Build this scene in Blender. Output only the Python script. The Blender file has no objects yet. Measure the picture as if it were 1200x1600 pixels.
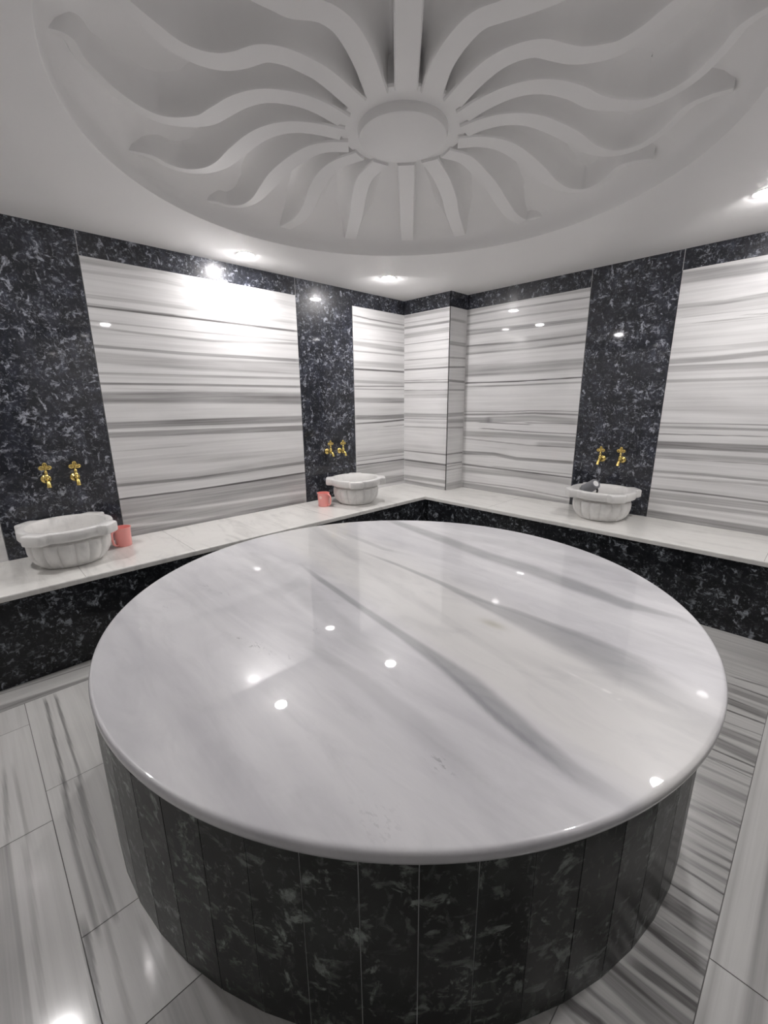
import bpy, bmesh, math, random
import numpy as np
from mathutils import Vector, Matrix

random.seed(7)
scene = bpy.context.scene
COL = scene.collection
PI = math.pi

# ------------------------------------------------------------------ camera, world, exposure
cam_data = bpy.data.cameras.new('camera')
cam = bpy.data.objects.new('camera', cam_data)
COL.objects.link(cam)
cam_data.sensor_fit = 'VERTICAL'
cam_data.sensor_height = 32.0
cam_data.lens = 674.356 / 1600.0 * 32.0
cam_data.clip_start = 0.02
CR = Vector((0.69686471, 0.7171467, -0.00895494))
CU = Vector((-0.17264318, 0.17985319, 0.96842509))
CF = Vector((-0.69611343, 0.67331526, -0.24914383))
CP = Vector((3.3249, -3.80184, 1.40751))
cam.matrix_world = Matrix(((CR.x, CU.x, -CF.x, CP.x), (CR.y, CU.y, -CF.y, CP.y), (CR.z, CU.z, -CF.z, CP.z), (0, 0, 0, 1)))
scene.camera = cam

world = bpy.data.worlds.new('world')
scene.world = world
world.use_nodes = True
world.node_tree.nodes['Background'].inputs[0].default_value = (0.02, 0.02, 0.022, 1)
world.node_tree.nodes['Background'].inputs[1].default_value = 1.0

scene.view_settings.view_transform = 'Standard'
scene.view_settings.look = 'None'
scene.view_settings.gamma = 1.0
scene.view_settings.use_curve_mapping = False
scene.view_settings.exposure = 1.84
LAMP = 150.0          # radiance of every ceiling downlight lens
LAMP_COL = (1.0, 0.968, 0.968)
try:
    scene.cycles.sample_clamp_indirect = 12.0
    scene.cycles.caustics_reflective = True
    scene.cycles.max_bounces = 10
    scene.cycles.diffuse_bounces = 6
    scene.cycles.blur_glossy = 0.0
except Exception:
    pass

# ------------------------------------------------------------------ sizes of the room (metres)
H = 2.40            # ceiling
LZ = 0.498          # ledge top
LD = 0.629          # ledge depth
FD = 0.605          # ledge front face
STRIP = 0.132       # black strip under the ceiling
XR = 4.13           # right wall
YF = -5.05          # wall behind the camera
SC = (2.071, -2.495); SR = 1.181; SZ = 0.578     # round platform

# ------------------------------------------------------------------ measured bands of the stone slabs and rib lines (metres)
BAND_A = [[[[-3.102,2.182],[-2.657,2.203],[-2.307,2.184]],[0.0214,0.0238,0.0258],0.15],[[[-3.094,2.235],[-2.624,2.266]],[0.0319,0.0357],0.14],[[[-2.626,2.254],[-2.384,2.235]],[0.0238,0.0252],0.1],[[[-1.973,2.207],[-1.591,2.189]],[0.0276,0.0298],0.1],[[[-3.104,2.044],[-2.829,2.05],[-2.321,2.054]],[0.0219,0.0234,0.0262],0.2],[[[-3.098,1.989],[-2.271,1.988],[-1.605,1.985]],[0.0121,0.0147,0.0168],0.5],[[[-3.101,2.002],[-2.597,1.996]],[0.0088,0.0099],0.3],[[[-2.019,2.05],[-1.6,2.054]],[0.0195,0.0212],0.15],[[[-3.095,1.904],[-2.423,1.901],[-1.61,1.909]],[0.0089,0.0105,0.0123],0.25],[[[-3.101,1.871],[-2.798,1.856],[-2.344,1.849],[-1.593,1.887]],[0.0135,0.0145,0.0161,0.0185],0.25],[[[-3.097,1.757],[-2.562,1.748],[-1.602,1.752]],[0.0183,0.0207,0.0251],0.4],[[[-3.102,1.691],[-2.504,1.673],[-1.587,1.685]],[0.0691,0.0796,0.0952],0.2],[[[-3.101,1.593],[-2.458,1.595],[-1.593,1.602]],[0.0164,0.0189,0.0224],0.25],[[[-3.11,1.532],[-2.465,1.534],[-1.597,1.533]],[0.0141,0.0163,0.0193],0.42],[[[-3.018,1.504],[-2.659,1.498]],[0.0097,0.0105],0.1],[[[-3.113,1.442],[-2.475,1.447],[-1.594,1.435]],[0.0715,0.0825,0.0979],0.36],[[[-3.107,1.266],[-2.496,1.267],[-1.586,1.257]],[0.0416,0.0477,0.0568],0.42],[[[-3.101,1.232],[-1.599,1.207]],[0.0074,0.0101],-0.25],[[[-3.1,1.204],[-2.504,1.197],[-1.591,1.181]],[0.0371,0.0424,0.0505],0.36],[[[-3.098,1.099],[-2.628,1.096]],[0.0075,0.0084],0.15],[[[-3.088,1.019],[-2.527,0.989],[-1.595,0.968]],[0.0509,0.0577,0.069],0.08],[[[-3.098,0.87],[-2.543,0.851],[-1.591,0.871]],[0.0207,0.0234,0.0279],0.35],[[[-3.095,0.889],[-2.542,0.866],[-1.59,0.889]],[0.0646,0.0731,0.0871],0.12],[[[-3.1,0.773],[-2.553,0.763],[-1.597,0.775]],[0.0118,0.0133,0.0159],0.7],[[[-3.102,0.757],[-2.556,0.741],[-1.599,0.748]],[0.0289,0.0326,0.0389],0.3],[[[-3.11,0.704],[-2.563,0.681],[-1.594,0.667]],[0.0793,0.0894,0.1071],0.25],[[[-3.116,0.624],[-2.575,0.577],[-1.602,0.541]],[0.0667,0.0753,0.0904],0.3],[[[-3.123,0.528],[-2.585,0.486],[-1.607,0.469]],[0.081,0.0912,0.1093],0.4]]
BAND_B = [[[[-0.96,2.186],[-0.735,2.174],[-0.273,2.17]],[0.0117,0.0121,0.013],0.4],[[[-0.956,2.129],[-0.273,2.128]],[0.0201,0.0224],0.3],[[[-0.957,2.087],[-0.273,2.091]],[0.0169,0.0188],0.12],[[[-0.961,1.985],[-0.272,1.996]],[0.0102,0.0114],0.2],[[[-0.962,1.942],[-0.272,1.93]],[0.0428,0.0477],0.28],[[[-0.964,1.873],[-0.272,1.872]],[0.0138,0.0154],0.22],[[[-0.962,1.761],[-0.272,1.766]],[0.0525,0.0583],0.15],[[[-0.964,1.708],[-0.271,1.707]],[0.0176,0.0196],0.5],[[[-0.962,1.593],[-0.271,1.589]],[0.0267,0.0297],0.22],[[[-0.964,1.547],[-0.271,1.559]],[0.0125,0.0139],0.4],[[[-0.958,1.524],[-0.271,1.525]],[0.0072,0.008],0.4],[[[-0.956,1.418],[-0.27,1.409]],[0.0455,0.0505],0.35],[[[-0.955,1.252],[-0.62,1.242],[-0.27,1.246]],[0.0408,0.043,0.0452],0.4],[[[-0.951,1.191],[-0.62,1.193],[-0.269,1.205]],[0.015,0.0157,0.0165],0.5],[[[-0.551,1.145],[-0.269,1.148]],[0.008,0.0083],0.3],[[[-0.947,0.896],[-0.268,0.868]],[0.0386,0.0428],0.22],[[[-0.948,0.862],[-0.268,0.852]],[0.0078,0.0086],0.35],[[[-0.95,0.817],[-0.268,0.818]],[0.0078,0.0086],0.45],[[[-0.951,0.775],[-0.268,0.771]],[0.0117,0.013],0.7],[[[-0.952,0.745],[-0.268,0.744]],[0.0294,0.0325],0.3],[[[-0.954,0.691],[-0.268,0.696]],[0.0592,0.0654],0.2],[[[-0.957,0.592],[-0.267,0.553]],[0.0797,0.0884],0.3]]
BAND_C = [[[[0.006,2.249],[0.578,2.241]],[0.0277,0.0252],0.3],[[[0.006,2.189],[0.58,2.178]],[0.0093,0.0085],0.2],[[[0.006,2.142],[0.582,2.135]],[0.0224,0.0204],0.4],[[[0.007,2.062],[0.585,2.063]],[0.0471,0.0429],0.25],[[[0.007,1.977],[0.588,1.978]],[0.0095,0.0087],0.4],[[[0.007,1.896],[0.585,1.89]],[0.0134,0.0123],0.15],[[[0.008,1.824],[0.588,1.811]],[0.0135,0.0124],0.28],[[[0.008,1.766],[0.584,1.758]],[0.0486,0.0444],0.1],[[[0.008,1.727],[0.585,1.722]],[0.0195,0.0178],0.5],[[[0.009,1.616],[0.589,1.606]],[0.0099,0.009],0.35],[[[0.009,1.594],[0.59,1.583]],[0.0158,0.0145],0.4],[[[0.009,1.514],[0.593,1.506]],[0.01,0.0091],0.35],[[[0.009,1.469],[0.594,1.465]],[0.0702,0.0642],0.2],[[[0.01,1.256],[0.583,1.256]],[0.041,0.0376],0.25],[[[0.01,1.22],[0.584,1.223]],[0.0082,0.0075],0.3],[[[0.01,1.189],[0.586,1.19]],[0.031,0.0284],0.15],[[[0.011,1.132],[0.587,1.138]],[0.0166,0.0152],0.25],[[[0.012,0.869],[0.597,0.868]],[0.0128,0.0117],0.5],[[[0.012,0.767],[0.6,0.764]],[0.0173,0.0158],0.5],[[[0.012,0.729],[0.601,0.73]],[0.065,0.0595],0.25],[[[0.013,0.576],[0.606,0.585]],[0.044,0.0403],0.3],[[[0.013,0.521],[0.609,0.514]],[0.0443,0.0405],0.3]]
BAND_D = [[[[-0.275,2.153],[-0.044,2.153]],[0.0251,0.0261],0.25],[[[-0.264,1.941],[-0.031,1.941]],[0.0345,0.0358],0.3],[[[-0.273,1.809],[-0.023,1.815]],[0.014,0.0146],0.3],[[[-0.269,1.721],[-0.026,1.732]],[0.0177,0.0184],0.5],[[[-0.271,1.596],[-0.017,1.588]],[0.0216,0.0225],0.45],[[[-0.267,1.506],[-0.012,1.508]],[0.0146,0.0151],0.3],[[[-0.264,1.266],[-0.022,1.269]],[0.0375,0.0389],0.3],[[[-0.261,1.204],[-0.018,1.2]],[0.0378,0.0393],0.3],[[[-0.274,1.143],[-0.014,1.131]],[0.019,0.0198],0.3],[[[-0.262,0.873],[-0.006,0.87]],[0.0138,0.0143],0.4],[[[-0.257,0.774],[-0.009,0.768]],[0.0139,0.0145],0.5],[[[-0.256,0.744],[-0.007,0.747]],[0.01,0.0104],0.4],[[[-0.255,0.709],[-0.005,0.706]],[0.01,0.0104],0.3],[[[-0.247,0.541],[-0.012,0.539]],[0.0615,0.0637],0.2]]
BAND_E = [[[[0.615,2.247],[1.241,2.27],[1.778,2.25]],[0.0306,0.0274,0.0248],0.2],[[[0.617,2.212],[1.047,2.211],[1.776,2.194]],[0.0164,0.0152,0.0133],0.35],[[[0.621,2.134],[1.252,2.132],[1.78,2.115]],[0.0186,0.0167,0.0151],0.3],[[[0.624,2.072],[1.259,2.048],[1.779,2.036]],[0.0208,0.0187,0.017],0.35],[[[0.625,2.043],[1.324,2.031],[1.776,2.024]],[0.025,0.0222,0.0204],0.35],[[[0.631,1.931],[1.269,1.911],[1.779,1.918]],[0.0169,0.0152,0.0138],0.35],[[[1.268,1.935],[1.776,1.944]],[0.0473,0.0429],0.15],[[[0.621,1.858],[1.274,1.85],[1.776,1.859]],[0.0213,0.0191,0.0173],0.35],[[[0.618,1.906],[1.773,1.885]],[0.0636,0.0519],0.15],[[[0.629,1.692],[1.287,1.686],[1.775,1.694]],[0.1082,0.0969,0.0884],0.28],[[[0.627,1.577],[1.185,1.573],[1.773,1.583]],[0.011,0.01,0.009],0.6],[[[0.629,1.541],[1.187,1.538],[1.772,1.543]],[0.0154,0.014,0.0126],0.3],[[[0.633,1.295],[1.087,1.297],[1.373,1.31],[1.774,1.305]],[0.009,0.0084,0.008,0.0074],0.35],[[[0.635,1.264],[1.089,1.274],[1.374,1.287],[1.771,1.281]],[0.0181,0.0168,0.016,0.0149],0.4],[[[0.637,1.213],[0.905,1.217]],[0.0455,0.0435],0.35],[[[0.905,1.217],[1.378,1.242],[1.768,1.221]],[0.0599,0.0551,0.0515],0.25],[[[0.816,1.19],[1.328,1.183]],[0.0089,0.0081],0.5],[[[1.326,1.199],[1.77,1.2]],[0.0081,0.0075],0.4],[[[0.845,1.13],[1.333,1.117],[1.778,1.117]],[0.0089,0.0082,0.0076],0.45],[[[0.63,1.07],[1.102,1.075],[1.783,1.07]],[0.0577,0.0535,0.0475],0.3],[[[0.632,1.018],[1.343,0.993],[1.781,1.001]],[0.0116,0.0104,0.0096],0.3],[[[1.452,1.011],[1.778,1.022]],[0.0406,0.0382],0.2],[[[0.632,0.871],[0.99,0.882],[1.238,0.858],[1.764,0.87]],[0.0353,0.0334,0.0321,0.0292],0.42],[[[0.63,0.746],[1.246,0.74],[1.773,0.737]],[0.0167,0.0152,0.0138],0.55],[[[0.998,0.759],[1.765,0.766]],[0.009,0.0079],0.35],[[[0.633,0.686],[1.249,0.707],[1.762,0.695]],[0.06,0.0543,0.0497],0.25],[[[0.638,0.565],[1.259,0.576],[1.766,0.553]],[0.0121,0.011,0.0101],0.35],[[[0.64,0.517],[1.263,0.521],[1.761,0.501]],[0.0732,0.0663,0.061],0.35]]
BAND_F = [[[[2.402,2.218],[2.641,2.208],[2.856,2.2]],[0.0759,0.0717,0.0681],0.3],[[[2.396,2.034],[2.669,2.024],[2.883,2.034]],[0.0283,0.0266,0.0252],0.28],[[[2.401,1.995],[2.888,2.003]],[0.0568,0.0505],0.15],[[[2.438,1.959],[2.736,1.956]],[0.0071,0.0066],0.2],[[[2.545,1.911],[2.686,1.91]],[0.0056,0.0054],0.25],[[[2.795,1.929],[2.901,1.92]],[0.0052,0.0051],0.3],[[[2.401,1.897],[2.745,1.896]],[0.0058,0.0053],0.12],[[[2.403,1.739],[2.713,1.734],[2.93,1.741]],[0.0367,0.0342,0.0324],0.15],[[[2.395,1.7],[2.935,1.708]],[0.0074,0.0065],-0.2],[[[2.393,1.667],[2.664,1.669],[2.939,1.682]],[0.0371,0.0349,0.0326],0.3],[[[2.393,1.615],[2.672,1.613],[2.951,1.61]],[0.0449,0.0421,0.0394],0.28],[[[2.398,1.529],[2.964,1.531]],[0.0227,0.0198],0.25],[[[2.396,1.338],[2.996,1.334]],[0.0387,0.0337],0.1],[[[2.396,1.23],[3.012,1.232]],[0.0078,0.0068],0.35],[[[2.397,1.197],[3.017,1.202]],[0.0189,0.0164],0.3],[[[2.396,1.147],[3.024,1.159]],[0.0079,0.0069],0.4],[[[2.389,1.065],[2.69,1.073],[3.037,1.078]],[0.0562,0.0525,0.0484],0.42],[[[2.399,0.992],[3.049,1.002]],[0.0404,0.0348],0.25],[[[2.395,0.967],[3.053,0.977]],[0.0065,0.0056],0.4],[[[2.386,0.863],[2.72,0.872],[3.071,0.869]],[0.0197,0.0184,0.0169],0.3],[[[2.386,0.838],[3.072,0.862]],[0.0066,0.0056],-0.25],[[[2.385,0.821],[3.076,0.84]],[0.0165,0.0141],0.2],[[[2.389,0.729],[2.74,0.733],[3.093,0.73]],[0.0134,0.0124,0.0114],0.42],[[[2.391,0.682],[3.1,0.691]],[0.0504,0.043],0.25],[[[2.379,0.629],[3.108,0.641]],[0.0339,0.0288],0.2],[[[2.385,0.525],[2.77,0.522],[3.127,0.525]],[0.0686,0.0633,0.0583],0.38]]
BAND_SLAB = [[[[1.486,-2.636],[1.717,-2.68],[2.085,-2.736],[2.338,-2.771],[2.559,-2.805],[2.684,-2.829],[2.818,-2.871],[2.928,-2.902],[3.046,-2.928],[3.13,-2.931],[3.167,-2.93]],[0.0201,0.036,0.0376,0.046,0.0689,0.0893,0.0886,0.0758,0.0603,0.0495,0.0413],0.5],[[[2.457,-2.783],[2.706,-2.862],[2.837,-2.902],[2.969,-2.927],[3.085,-2.954]],[0.0123,0.0251,0.0268,0.0199,0.0107],0.35],[[[1.536,-2.278],[1.846,-2.282],[2.15,-2.305],[2.434,-2.349],[2.7,-2.377],[2.89,-2.395],[3.037,-2.435],[3.181,-2.492],[3.249,-2.516]],[0.0255,0.029,0.0362,0.0723,0.1347,0.1862,0.1796,0.1401,0.1154],0.42],[[[2.231,-2.346],[2.533,-2.315],[2.793,-2.317],[3.007,-2.33],[3.121,-2.359]],[0.0195,0.0357,0.048,0.0429,0.0263],0.28],[[[1.055,-1.673],[1.682,-1.765],[2.104,-1.84],[2.378,-1.858],[2.618,-1.895],[2.847,-1.938],[3.024,-1.917],[3.123,-1.955]],[0.0617,0.1182,0.1223,0.1308,0.1295,0.0944,0.0347,0.0231],0.45],[[[1.714,-1.677],[2.103,-1.565],[2.673,-1.567],[2.989,-1.756]],[0.1585,0.1526,0.1288,0.1018],0.12],[[[2.883,-2.127],[3.055,-2.145],[3.184,-2.154]],[0.0358,0.0327,0.0306],0.2],[[[1.158,-2.119],[1.625,-2.16],[1.879,-2.116]],[0.0468,0.0404,0.0386],0.25],[[[1.006,-2.267],[1.615,-2.347],[2.024,-2.377]],[0.1477,0.119,0.1025],0.12],[[[3.106,-2.676],[3.189,-2.668]],[0.0726,0.0694],0.18],[[[2.64,-2.589],[2.824,-2.588],[3.034,-2.647]],[0.0677,0.0619,0.0521],0.1],[[[2.025,-3.051],[2.43,-3.053],[2.683,-3.07],[2.923,-3.106],[3.036,-3.119]],[0.0404,0.0617,0.0808,0.0659,0.0446],0.14],[[[2.671,-3.082],[2.842,-3.089],[2.987,-3.108]],[0.008,0.016,0.0078],0.18],[[[1.058,-2.745],[1.744,-2.808],[2.262,-2.908],[2.491,-2.946]],[0.0732,0.1366,0.0896,0.0412],0.16],[[[0.808,-2.132],[1.937,-2.463],[2.609,-2.62],[2.95,-2.695]],[0.0672,0.0791,0.0467,0.0208],0.08],[[[1.028,-3.187],[1.695,-3.202],[2.174,-3.216]],[0.1095,0.0852,0.0679],0.08],[[[2.664,-3.368],[2.82,-3.357]],[0.0838,0.0756],0.08],[[[2.423,-3.147],[2.656,-3.162]],[0.043,0.0368],0.1],[[[2.906,-2.566],[2.974,-2.572],[3.027,-2.587]],[0.0061,0.0058,0.0056],-0.7],[[[1.559,-3.548],[1.578,-3.496],[1.606,-3.442]],[0.0041,0.0043,0.0045],-0.6],[[[0.958,-2.145],[1.316,-2.194]],[0.0241,0.0215],-0.4]]
BAND_FLOOR = [[[[3.193,-1.141],[3.312,-1.12]],[0.0138,0.0135],0.4],[[[3.181,-1.22],[3.319,-1.222]],[0.0095,0.0091],0.5],[[[3.189,-1.278],[3.324,-1.277]],[0.0459,0.0439],0.25],[[[3.184,-1.386],[3.323,-1.397]],[0.0606,0.0574],0.4],[[[3.196,-1.469],[3.326,-1.462]],[0.0115,0.011],0.6],[[[3.203,-1.571],[3.325,-1.559]],[0.0093,0.0089],0.35],[[[3.2,-1.649],[3.325,-1.636]],[0.0663,0.0638],0.35],[[[3.199,-1.738],[3.334,-1.747]],[0.0627,0.0591],0.45],[[[3.194,-1.801],[3.332,-1.794]],[0.0107,0.0102],0.6],[[[3.193,-1.858],[3.331,-1.845]],[0.0129,0.0123],0.4],[[[3.195,-1.932],[3.33,-1.921]],[0.0147,0.014],0.35],[[[3.196,-2.01],[3.33,-1.999]],[0.0524,0.0498],0.25],[[[3.21,-2.139],[3.333,-2.12]],[0.0158,0.0152],0.25],[[[3.207,-2.172],[3.33,-2.144]],[0.0206,0.0199],0.35],[[[3.212,-2.231],[3.332,-2.222]],[0.0148,0.014],0.35],[[[3.218,-2.274],[3.331,-2.262]],[0.0237,0.0227],0.25],[[[3.219,-2.326],[3.33,-2.311]],[0.0137,0.0131],0.35],[[[3.237,-2.357],[3.337,-2.344]],[0.0106,0.0101],0.4],[[[3.223,-2.401],[3.336,-2.393]],[0.0214,0.0203],0.3],[[[3.227,-2.439],[3.336,-2.44]],[0.0083,0.0078],0.6],[[[3.227,-2.509],[3.336,-2.509]],[0.0195,0.0183],0.4],[[[3.22,-2.585],[3.331,-2.552]],[0.0293,0.0283],0.4],[[[3.255,-2.633],[3.287,-2.632]],[0.0055,0.0054],0.5],[[[3.215,-2.651],[3.334,-2.641]],[0.0208,0.0195],0.3],[[[3.208,-2.687],[3.338,-2.695]],[0.0202,0.0185],0.55],[[[3.201,-2.756],[3.338,-2.754]],[0.0253,0.0233],0.35],[[[3.214,-2.801],[3.34,-2.788]],[0.0271,0.0252],0.6],[[[3.227,-2.847],[3.317,-2.843]],[0.0256,0.0242],0.3],[[[3.113,-2.998],[3.181,-2.981]],[0.0259,0.0252],0.5],[[[3.139,-2.936],[3.221,-2.927]],[0.0136,0.013],0.3],[[[0.861,-3.734],[1.505,-3.753]],[0.0133,0.0103],0.45],[[[0.877,-3.693],[1.491,-3.705]],[0.012,0.0095],0.4],[[[1.528,-3.76],[1.862,-3.775],[2.135,-3.776]],[0.0177,0.015,0.0129],0.4],[[[1.544,-3.714],[1.906,-3.731],[2.121,-3.732]],[0.0197,0.0164,0.0146],0.35],[[[2.136,-3.799],[2.366,-3.813]],[0.0179,0.0152],0.5],[[[2.14,-3.754],[2.413,-3.764]],[0.0141,0.0118],0.2],[[[2.228,-3.681],[2.365,-3.675]],[0.0146,0.0135],0.15],[[[1.747,-3.891],[2.052,-3.899],[2.271,-3.909]],[0.0169,0.0142,0.0122],0.22],[[[1.698,-3.941],[2.215,-3.966]],[0.0145,0.0104],0.18],[[[1.314,-3.916],[1.642,-3.931]],[0.0142,0.012],0.25],[[[1.311,-3.887],[1.645,-3.881]],[0.0122,0.0106],0.2]]
BAND_BORDER = [[[[-3.888,0.602],[-3.502,0.629]],[0.0372,0.0408],0.2],[[[-3.89,0.635],[-3.509,0.665]],[0.0129,0.0142],0.3],[[[-3.899,0.779],[-3.548,0.819]],[0.0669,0.0724],0.33]]
RIB_PATHS = {"L1":[[1.58,-2.135],[1.455,-2.106],[1.286,-1.998],[1.105,-1.861],[0.784,-1.637]],"L2":[[1.569,-2.263],[1.481,-2.291],[1.36,-2.282],[1.191,-2.22],[0.984,-2.122],[0.789,-2.063],[0.627,-2.059]],"L3":[[1.597,-2.354],[1.564,-2.403],[1.492,-2.444],[1.37,-2.459],[1.211,-2.451],[1.042,-2.421],[0.876,-2.394],[0.753,-2.408],[0.692,-2.474],[0.69,-2.537]],"L4":[[1.656,-2.436],[1.628,-2.524],[1.575,-2.6],[1.495,-2.653],[1.392,-2.679],[1.245,-2.685],[1.094,-2.689],[0.989,-2.724],[0.927,-2.791],[0.919,-2.876],[0.945,-2.945]],"L5":[[1.733,-2.497],[1.744,-2.599],[1.721,-2.691],[1.664,-2.777],[1.577,-2.829],[1.465,-2.857],[1.373,-2.881],[1.3,-2.941],[1.261,-3.012],[1.268,-3.094],[1.309,-3.179],[1.361,-3.248],[1.417,-3.304],[1.481,-3.347],[1.476,-3.394]],"L6":[[1.856,-2.533],[1.889,-2.671],[1.887,-2.754],[1.873,-2.825],[1.835,-2.885],[1.761,-2.924],[1.71,-2.966],[1.679,-3.027],[1.676,-3.102],[1.702,-3.178],[1.725,-3.235],[1.741,-3.263]],"L7":[[1.95,-2.498],[2.022,-2.603],[2.071,-2.695],[2.095,-2.766],[2.094,-2.824],[2.075,-2.866],[2.043,-2.909],[2.033,-2.955]],"R1":[[1.788,-1.995],[1.719,-1.822],[1.614,-1.622],[1.497,-1.438],[1.32,-1.125]],"R2":[[1.876,-1.973],[1.908,-1.884],[1.885,-1.729],[1.846,-1.558],[1.781,-1.348],[1.727,-1.148],[1.731,-1.015],[1.805,-0.993]],"R3":[[1.974,-1.995],[2.036,-1.956],[2.088,-1.859],[2.101,-1.733],[2.094,-1.567],[2.082,-1.385],[2.102,-1.241],[2.172,-1.165],[2.28,-1.192],[2.378,-1.28]],"R4":[[2.047,-2.052],[2.12,-2.05],[2.198,-2.009],[2.262,-1.934],[2.298,-1.83],[2.325,-1.703],[2.341,-1.559],[2.395,-1.441],[2.489,-1.401],[2.574,-1.437],[2.651,-1.496],[2.716,-1.566]],"R5":[[2.097,-2.145],[2.175,-2.156],[2.273,-2.146],[2.35,-2.112],[2.409,-2.05],[2.452,-1.961],[2.481,-1.858],[2.533,-1.777],[2.602,-1.713],[2.684,-1.704],[2.763,-1.73],[2.828,-1.782],[2.878,-1.834],[2.919,-1.885]],"R6":[[2.112,-2.24],[2.221,-2.282],[2.322,-2.302],[2.398,-2.292],[2.457,-2.257],[2.492,-2.197],[2.526,-2.141],[2.58,-2.096],[2.639,-2.072],[2.714,-2.081],[2.771,-2.104],[2.818,-2.126]],"R7":[[2.095,-2.344],[2.186,-2.416],[2.267,-2.457],[2.343,-2.481],[2.394,-2.483],[2.44,-2.465]],"S0":[[1.674,-2.034],[0.978,-1.28]],"S8":[[2.049,-2.437],[2.288,-2.686]]}
DOTS = [[1.419, -3.11, 0.044, 0.018], [1.549, -3.077, 0.039, 0.011], [2.04, -3.189, 0.035, 0.021], [2.122, -3.174, 0.021, 0.007], [2.101, -2.974, 0.027, 0.012], [1.96, -3.21, 0.025, 0.01], [2.188, -3.14, 0.016, 0.007], [2.814, -3.334, 0.064, 0.039], [2.816, -3.128, 0.032, 0.019], [1.501, -3.316, 0.025, 0.006]]

# ------------------------------------------------------------------ helpers
def link(name, me, mats=(), parent=None):
    o = bpy.data.objects.new(name, me)
    COL.objects.link(o)
    for m in (mats if isinstance(mats, (list, tuple)) else [mats]):
        me.materials.append(m)
    if parent is not None:
        o.parent = parent
    return o

def obj(name, bm, mats, parent=None, smooth=False, angle=None):
    me = bpy.data.meshes.new(name)
    bmesh.ops.recalc_face_normals(bm, faces=bm.faces)
    bm.to_mesh(me); bm.free()
    if smooth:
        for f in me.polygons: f.use_smooth = True
        if angle is not None:
            try: me.set_sharp_from_angle(angle=angle)
            except Exception: pass
    return link(name, me, mats, parent)

def struct(o):
    o['kind'] = 'structure'; return o

def thing(name, label, cat, loc=(0, 0, 0), rz=0.0, group=None):
    o = bpy.data.objects.new(name, None)
    COL.objects.link(o)
    o.location = loc; o.rotation_euler = (0, 0, rz); o.empty_display_size = 0.1
    o['label'] = label; o['category'] = cat
    if group: o['group'] = group
    return o

def dup(root, loc, rz, label):
    r = root.copy(); COL.objects.link(r); r.location = loc; r.rotation_euler = (0, 0, rz); r['label'] = label
    for ch in list(root.children):
        c = ch.copy(); COL.objects.link(c); c.parent = r
        for g in list(ch.children):
            d = g.copy(); COL.objects.link(d); d.parent = c
    return r

def add_box(bm, x0, x1, y0, y1, z0, z1):
    v = [bm.verts.new((x, y, z)) for x in (x0, x1) for y in (y0, y1) for z in (z0, z1)]
    for f in ((0, 1, 3, 2), (4, 6, 7, 5), (0, 4, 5, 1), (2, 3, 7, 6), (0, 2, 6, 4), (1, 5, 7, 3)):
        bm.faces.new([v[i] for i in f])

def add_lathe(bm, prof, n=32, M=None, rad=None):
    """prof: (r, z) list; rad(theta, k, r) may modulate the radius"""
    rings = []
    for k, (r, z) in enumerate(prof):
        if r <= 1e-6:
            rings.append([bm.verts.new((0, 0, z))]); continue
        ring = []
        for i in range(n):
            t = 2 * PI * i / n
            rr = rad(t, k, r) if rad else r
            ring.append(bm.verts.new((rr * math.cos(t), rr * math.sin(t), z)))
        rings.append(ring)
    for a, b in zip(rings[:-1], rings[1:]):
        for i in range(n):
            j = (i + 1) % n
            if len(a) == 1 and len(b) == 1: continue
            if len(a) == 1: bm.faces.new((a[0], b[i], b[j]))
            elif len(b) == 1: bm.faces.new((a[i], a[j], b[0]))
            else: bm.faces.new((a[i], a[j], b[j], b[i]))
    vs = [v for r in rings for v in r]
    if M is not None: bmesh.ops.transform(bm, matrix=M, verts=vs)
    return vs

def add_tube(bm, pts, rads, n=12, closed=False, flat=1.0):
    P = [Vector(p) for p in pts]
    if not isinstance(rads, (list, tuple)): rads = [rads] * len(P)
    rings = []; up = None
    m = len(P)
    for k in range(m):
        a = P[(k - 1) % m] if (closed or k > 0) else P[k]
        b = P[(k + 1) % m] if (closed or k < m - 1) else P[k]
        t = (b - a).normalized()
        if up is None:
            up = Vector((0, 0, 1)) if abs(t.z) < 0.9 else Vector((1, 0, 0))
        u = (up - t * up.dot(t)).normalized(); w = t.cross(u); up = u
        rings.append([bm.verts.new(P[k] + (u * math.cos(2 * PI * i / n) + w * math.sin(2 * PI * i / n) * flat) * rads[k]) for i in range(n)])
    pairs = list(zip(rings[:-1], rings[1:])) + ([(rings[-1], rings[0])] if closed else [])
    for a, b in pairs:
        for i in range(n):
            bm.faces.new((a[i], a[(i + 1) % n], b[(i + 1) % n], b[i]))
    if not closed:
        bm.faces.new(list(reversed(rings[0]))); bm.faces.new(rings[-1])

def catmull(P, n):
    P = [np.array(p, float) for p in P]
    P = [2 * P[0] - P[1]] + P + [2 * P[-1] - P[-2]]
    out = []
    for i in range(1, len(P) - 2):
        for k in range(n):
            t = k / n
            a, b, c, d = P[i - 1], P[i], P[i + 1], P[i + 2]
            out.append(0.5 * ((2 * b) + (-a + c) * t + (2 * a - 5 * b + 4 * c - d) * t * t + (-a + 3 * b - 3 * c + d) * t ** 3))
    out.append(P[-2])
    return out

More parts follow.
